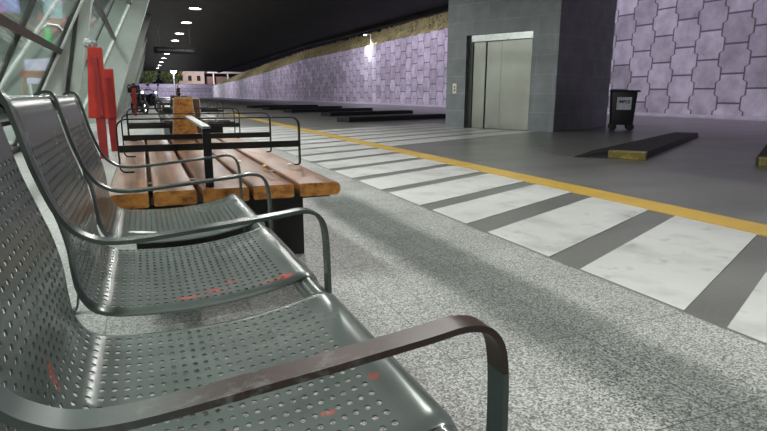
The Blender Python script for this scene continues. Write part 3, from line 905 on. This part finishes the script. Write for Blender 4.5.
# ------------------------------------------------------------------ red leaning posts by the facade
def red_post(loc, label, h, w, flag_z, lean, film=False, rz=0):
    r = thing('red_post', label, 'post', loc, rz, 'red sheet steel posts along the facade')
    bm = NB()
    L = lambda z: lean*(z)
    d = .10
    hexa(bm, [(-.05, -d/2, 0), (.05, -d/2, 0), (.05, d/2, 0), (-.05, d/2, 0), (L(flag_z)-.055, -d/2, flag_z), (L(flag_z)+.055, -d/2, flag_z), (L(flag_z)+.055, d/2, flag_z), (L(flag_z)-.055, d/2, flag_z)], 0, .006)
    obj('stem', bm, M['dark_red'], r)
    bm = NB()
    hexa(bm, [(-w*.78, -d/2-.012, flag_z-.02), (w*.50, -d/2-.012, flag_z-.02), (w*.50, d/2, flag_z-.02), (-w*.78, d/2, flag_z-.02),
              (-w*.36, -d/2-.012, h), (w*.56, -d/2-.012, h), (w*.56, d/2, h), (-w*.36, d/2, h)], 0, .008)
    obj('panel', bm, M['red'], r)
    bm = NB(); hexa(bm, [(L(flag_z)-.01, -d/2-.05, flag_z), (L(flag_z)+.05, -d/2-.05, flag_z), (L(flag_z)+.05, -d/2-.01, flag_z), (L(flag_z)-.01, -d/2-.01, flag_z),
              (L(h-.12)-.02, -d/2-.05, h-.12), (L(h-.12)+.035, -d/2-.05, h-.12), (L(h-.12)+.035, -d/2-.01, h-.12), (L(h-.12)-.02, -d/2-.01, h-.12)], 0, .006)
    obj('folded_seam', bm, M['dark_red'], r)
    if film:
        bm = NB(); bmesh.ops.create_icosphere(bm, subdivisions=3, radius=.085)
        for v in bm.verts:
            v.co *= random.uniform(.75, 1.1); v.co.x *= 1.05; v.co.y *= .5; v.co.z = v.co.z*.8 + .04
            v.co += Vector((L(h)-.03, 0, h))
        obj('film_wrap', bm, M['clear_film'], r, 60, None, 'crumpled clear plastic on top')
    return r
red_post((-.52, 8.3, 0), 'tall red leaning post nearest the steel bench, plastic on top', 1.43, .18, .55, -.0, True)
red_post((-.43, 9.3, 0), 'dark red post just right of and behind the tallest red one', 1.20, .14, .50, .0)
red_post((-.27, 24.5, 0), 'small distant red post beside the parked motorcycles', 1.08, .15, .50, .0)

# ------------------------------------------------------------------ motorcycles, person
def motorcycle(loc, rz, label):
    r = thing('motorcycle', label, 'motorcycle', loc, rz, 'parked motorcycles')
    for y in (-.65, .62):
        bm = NB()
        R_ = .29
        prof = [(R_-.07, -.03), (R_-.03, -.055), (R_, -.03), (R_, .03), (R_-.03, .055), (R_-.07, .03), (R_-.07, -.03)]
        Mw = Matrix.Translation((0, y, R_)) @ Matrix.Rotation(PI/2, 4, 'Y')
        lathe(bm, prof, 24, Mw); w = obj('wheel', bm, M['rubber'], r, 40)
        bm = NB(); lathe(bm, [(0, -.04), (.05, -.04), (.05, .04), (0, .04)], 12, Mw)
        for a in range(6): 
            q = Vector((0, y + .225*math.cos(a*PI/3), R_ + .225*math.sin(a*PI/3))); bar(bm, (0, y, R_), q, .02, .02)
        obj('spokes', bm, M['chrome'], w)
    bm = NB(); 
    hexa(bm, [(-.10, -.40, .32), (.10, -.40, .32), (.10, .35, .32), (-.10, .35, .32), (-.16, -.35, .72), (.16, -.35, .72), (.13, .60, .78), (-.13, .60, .78)], 0, .05)
    obj('body', bm, M['moto'], r, 50)
    bm = NB(); hexa(bm, [(-.13, -.10, .72), (.13, -.10, .72), (.12, .70, .78), (-.12, .70, .78), (-.11, -.08, .82), (.11, -.08, .82), (.10, .68, .88), (-.10, .68, .88)], 0, .03); obj('seat', bm, M['rubber'], r, 50)
    bm = NB(); hexa(bm, [(-.14, -.42, .68), (.14, -.42, .68), (.14, -.05, .72), (-.14, -.05, .72), (-.10, -.38, .90), (.10, -.38, .90), (.09, -.1, .86), (-.09, -.1, .86)], 0, .05); obj('tank', bm, M['moto'], r, 50)
    bm = NB()
    for x in (-.09, .09):
        bm = NB(); tube(bm, [(x, -.66, .29), (x, -.44, .95)], .022, 8); obj('fork', bm, M['chrome'], r, 40)
    bm = NB(); tube(bm, [(-.38, -.28, 1.02), (-.2, -.38, 1.05), (0, -.44, .97), (.2, -.38, 1.05), (.38, -.28, 1.02)], .02, 8); obj('handlebar', bm, M['rubber'], r, 40)
    bm = NB(); lathe(bm, [(0, .12), (.06, .10), (.10, .02), (.10, 0), (0, 0)], 18, Matrix.Translation((0, -.50, .92)) @ Matrix.Rotation(-PI/2, 4, 'X')); h = obj('headlight', bm, M['chrome'], r, 40)
    bm = NB(); lathe(bm, [(0, .012), (.06, .004), (.06, 0), (0, 0)], 18, Matrix.Translation((0, -.501, .92)) @ Matrix.Rotation(PI/2, 4, 'X')); obj('lens', bm, M['headlamp'], h, 40)
    for s_ in (-1, 1):
        bm = NB(); tube(bm, [(s_*.22, -.37, 1.05), (s_*.30, -.36, 1.24)], .010, 6); box(bm, s_*.30-.06, s_*.30+.06, -.375, -.35, 1.22, 1.31, 0, .01); obj('mirror', bm, M['moto'], r)
    bm = NB(); tube(bm, [(.12, -.15, .33), (.17, .2, .27), (.17, .75, .38)], [.025, .04, .05], 10); obj('exhaust', bm, M['chrome'], r, 40)
    bm = NB(); hexa(bm, [(-.19, .62, .90), (.19, .62, .90), (.19, 1.0, .90), (-.19, 1.0, .90), (-.17, .64, 1.26), (.17, .64, 1.26), (.17, .98, 1.26), (-.17, .98, 1.26)], 0, .03); obj('top_box', bm, M['moto'], r, 50)
    bm = NB(); tube(bm, [(-.1, .1, .3), (-.28, .16, .012)], .014, 8); obj('side_stand', bm, M['moto'], r, 40)
    return r
mc = motorcycle((-.12, 26.6, 0), .35, 'black motorcycle parked by the facade nearest the small red post')
dup(mc, (.28, 28.4, 0), 'second black motorcycle parked right of and behind the other', .75)

def skin_fig(name, pts, edges, radii, mat, parent, sub=1):
    me = bpy.data.meshes.new(name); me.from_pydata(pts, edges, []); 
    o = bpy.data.objects.new(name, me); COL.objects.link(o)
    sk = o.modifiers.new('skin', 'SKIN')
    if not me.skin_vertices: me.skin_vertices.new()
    for i, r_ in enumerate(radii): me.skin_vertices[0].data[i].radius = (r_, r_)
    me.skin_vertices[0].data[0].use_root = True
    s = o.modifiers.new('sub', 'SUBSURF'); s.levels = sub; s.render_levels = sub
    bpy.context.view_layer.update()
    dg = bpy.context.evaluated_depsgraph_get()
    m2 = bpy.data.meshes.new_from_object(o.evaluated_get(dg))
    bpy.data.objects.remove(o)
    for p in m2.polygons: p.use_smooth = True
    m2.materials.clear(); m2.materials.append(mat); m2.name = name
    q = bpy.data.objects.new(name, m2); COL.objects.link(q); q.parent = parent
    return q
pr = thing('person', 'distant person in dark clothes walking across the far road', 'person', (3.42, 60.0, 0), math.radians(-60))
P_ = [(0, 0, .95), (0, 0, 1.12), (0, .01, 1.32), (0, .01, 1.46), (0, -.01, 1.54), (0, -.03, 1.63), (0, -.02, 1.70),
      (-.19, .01, 1.41), (-.24, .05, 1.15), (-.23, -.06, .92), (-.225, -.10, .84), (.19, .01, 1.41), (.24, -.04, 1.15), (.23, -.16, .95), (.225, -.20, .87),
      (-.09, 0, .88), (-.10, -.14, .50), (-.10, -.12, .10), (-.10, -.24, .04), (.09, 0, .88), (.10, .06, .50), (.10, .26, .12), (.10, .17, .03)]
E_ = [(0, 1), (1, 2), (2, 3), (3, 4), (4, 5), (5, 6), (3, 7), (7, 8), (8, 9), (9, 10), (3, 11), (11, 12), (12, 13), (13, 14), (0, 15), (15, 16), (16, 17), (17, 18), (0, 19), (19, 20), (20, 21), (21, 22)]
R_ = [.13, .12, .14, .09, .055, .09, .075, .065, .048, .04, .035, .065, .048, .04, .035, .09, .065, .045, .04, .09, .065, .045, .04]
body = skin_fig('body', P_, E_, R_, M['skin'], pr)
jk = [0, 1, 2, 3, 7, 8, 9, 11, 12, 13]; ix = {v: i for i, v in enumerate(jk)}
skin_fig('jacket', [P_[i] for i in jk], [(ix[a], ix[b]) for a, b in E_ if a in ix and b in ix], [R_[i]+.025 for i in jk], M['cloth_dark'], body)
tr = [0, 15, 16, 17, 19, 20, 21]; ix = {v: i for i, v in enumerate(tr)}
skin_fig('trousers', [P_[i] for i in tr], [(ix[a], ix[b]) for a, b in E_ if a in ix and b in ix], [R_[i]+.02 for i in tr], M['cloth_dark'], body)
skin_fig('hair', [(0, 0, 1.66), (0, 0, 1.73), (0, .03, 1.70)], [(0, 1), (1, 2)], [.085, .07, .08], M['hair'], body)

# ------------------------------------------------------------------ far background
def leaf_tree(name, loc, h, R_, label, seed):
    rnd = random.Random(seed)
    r = thing(name, label, 'tree', loc, 0, 'trees beyond the far wall')
    bm = NB(); tube(bm, [(0, 0, 0), (.1, 0, h*.35), (0, .1, h*.7)], [.28, .2, .1], 8)
    for a in range(4): tube(bm, [(.05, 0, h*.4), (R_*.5*math.cos(a*1.6), R_*.5*math.sin(a*1.6), h*.75)], [.12, .05], 6)
    obj('trunk', bm, M['bark'], r, 40)
    bm = NB()
    for i in range(1500):
        th, ph = rnd.uniform(0, 2*PI), math.acos(rnd.uniform(-1, 1)); q = rnd.random()**.4
        p = Vector((R_*q*math.sin(ph)*math.cos(th), R_*q*math.sin(ph)*math.sin(th), h*.68 + h*.32*q*math.cos(ph)))
        a = Vector((rnd.uniform(-1, 1), rnd.uniform(-1, 1), rnd.uniform(-1, 1))).normalized()*.32
        b = a.cross(Vector((rnd.uniform(-1, 1), rnd.uniform(-1, 1), rnd.uniform(-1, 1)))).normalized()*.2
        bm.faces.new([bm.verts.new(p - a), bm.verts.new(p + b), bm.verts.new(p + a), bm.verts.new(p - b)])
    obj('foliage', bm, M['leaf'], r)
leaf_tree('leafy_tree', (1.8, 191, 0), 10.5, 3.6, 'leafy green tree behind the far wall, leftmost', 1)
leaf_tree('leafy_tree', (9.2, 193, 0), 10.0, 3.6, 'leafy green tree behind the far wall, next to the floodlight', 2)
leaf_tree('leafy_tree', (-6, 194, 0), 10.5, 4.0, 'leafy green tree behind the far wall, half hidden by the facade', 3)
b1 = thing('house', 'pink walled house with pale roof edge beyond the far wall', 'house', (16.5, 215, 0))
bm = NB(); box(bm, -5, 5, 0, 6, 0, 8.7); obj('wall', bm, M['pink_wall'], b1)
bm = NB(); box(bm, -5.3, 5.3, -.3, 6.3, 8.7, 9.5); obj('roof', bm, M['roof'], b1)
for x in (-3, 0, 3):
    bm = NB(); box(bm, x-.6, x+.6, -.05, .05, 5.6, 7.4); obj('window', bm, M['window_dark'], b1)
b2 = thing('house', 'long low dark red building beyond the far wall, right of the pink house', 'house', (29.5, 215, 0))
bm = NB(); box(bm, -7, 7, 0, 6, 0, 7.2); obj('wall', bm, plain('dull red wall', (.20, .12, .12), .8), b2)
bm = NB(); box(bm, -7, 8, -2, 6, 8.3, 8.9); obj('roof', bm, M['roof'], b2)
for x in (-5, 0, 5):
    bm = NB(); box(bm, x-.2, x+.2, -1.8, -1.4, 0, 8.3); obj('post', bm, M['white_paint'], b2)
fl = thing('floodlight', 'bright white floodlight on a pale pole beyond the far wall', 'floodlight', (9.6, 186.0, 0))
bm = NB(); tube(bm, [(0, 0, 0), (0, 0, 8.2)], .16, 10); obj('pole', bm, M['white_paint'], fl, 40)
bm = NB(); box(bm, -.7, .7, -.25, .35, 7.6, 8.6, 0, .05); obj('housing', bm, M['black_steel'], fl)
bm = NB(); bmesh.ops.create_uvsphere(bm, u_segments=20, v_segments=12, radius=.95, matrix=Matrix.Translation((0, -.55, 8.1))); obj('lamp_glass', bm, M['flood'], fl, 60)
wl = thing('wall_floodlight', 'slim white lamp post on top of the panelled wall washing it with light', 'floodlight', (20.9, 52, 5.4))
bm = NB(); tube(bm, [(0, 0, 0), (0, 0, 1.15)], .035, 8); obj('pole', bm, M['white_paint'], wl, 40)
bm = NB(); bar(bm, (0, 0, 1.12), (-.5, 0, 1.15), .06, .05); obj('lamp_arm', bm, M['white_paint'], wl)
bm = NB(); box(bm, -.72, -.42, -.14, .14, 1.08, 1.18, 0, .015); lh = obj('lamp_head', bm, M['white_paint'], wl)
bm = NB(); box(bm, -.69, -.45, -.11, .11, 1.068, 1.079); obj('lens', bm, M['flood'], lh)

# ------------------------------------------------------------------ lights
VIO = (.87, .765, 1.0)
for y, p in ((4, 150), (14, 170), (26, 250), (38, 320), (52, 360), (70, 120), (90, 340), (115, 420), (145, 520)):
    lamp_area('yard_flood', (12.9, y, 8.2), min(20, 7 + y*.12), p*1.35, VIO, (20.7, y, 2.8), math.radians(150), 'RECTANGLE', .6)
lamp_area('wall_wash', (20.0, 52, 6.3), .25, 45, (.95, .93, 1), (20.72, 52, 4.4), math.radians(110))
lamp_area('far_flood', (9.6, 183.5, 8.3), 1.2, 3000, (.92, .94, 1), (9.6, 120, 0), PI)
lamp_area('far_wall_wash', (4, 165, 7.5), 2.0, 1500, (.76, .64, 1), (4, 187, 2), math.radians(150))
lamp_area('house_light', (18, 200, 14), 2.0, 1800, (1, .9, .85), (20, 215, 6), math.radians(150))

w = bpy.data.worlds.new('night'); SC.world = w; w.use_nodes = True
bg = w.node_tree.nodes['Background']; bg.inputs[0].default_value = (.35, .33, .45, 1); bg.inputs[1].default_value = .012
vs = SC.view_settings
vs.view_transform = 'Standard'; vs.look = 'None'; vs.gamma = 1; vs.use_curve_mapping = False; vs.exposure = 0.7
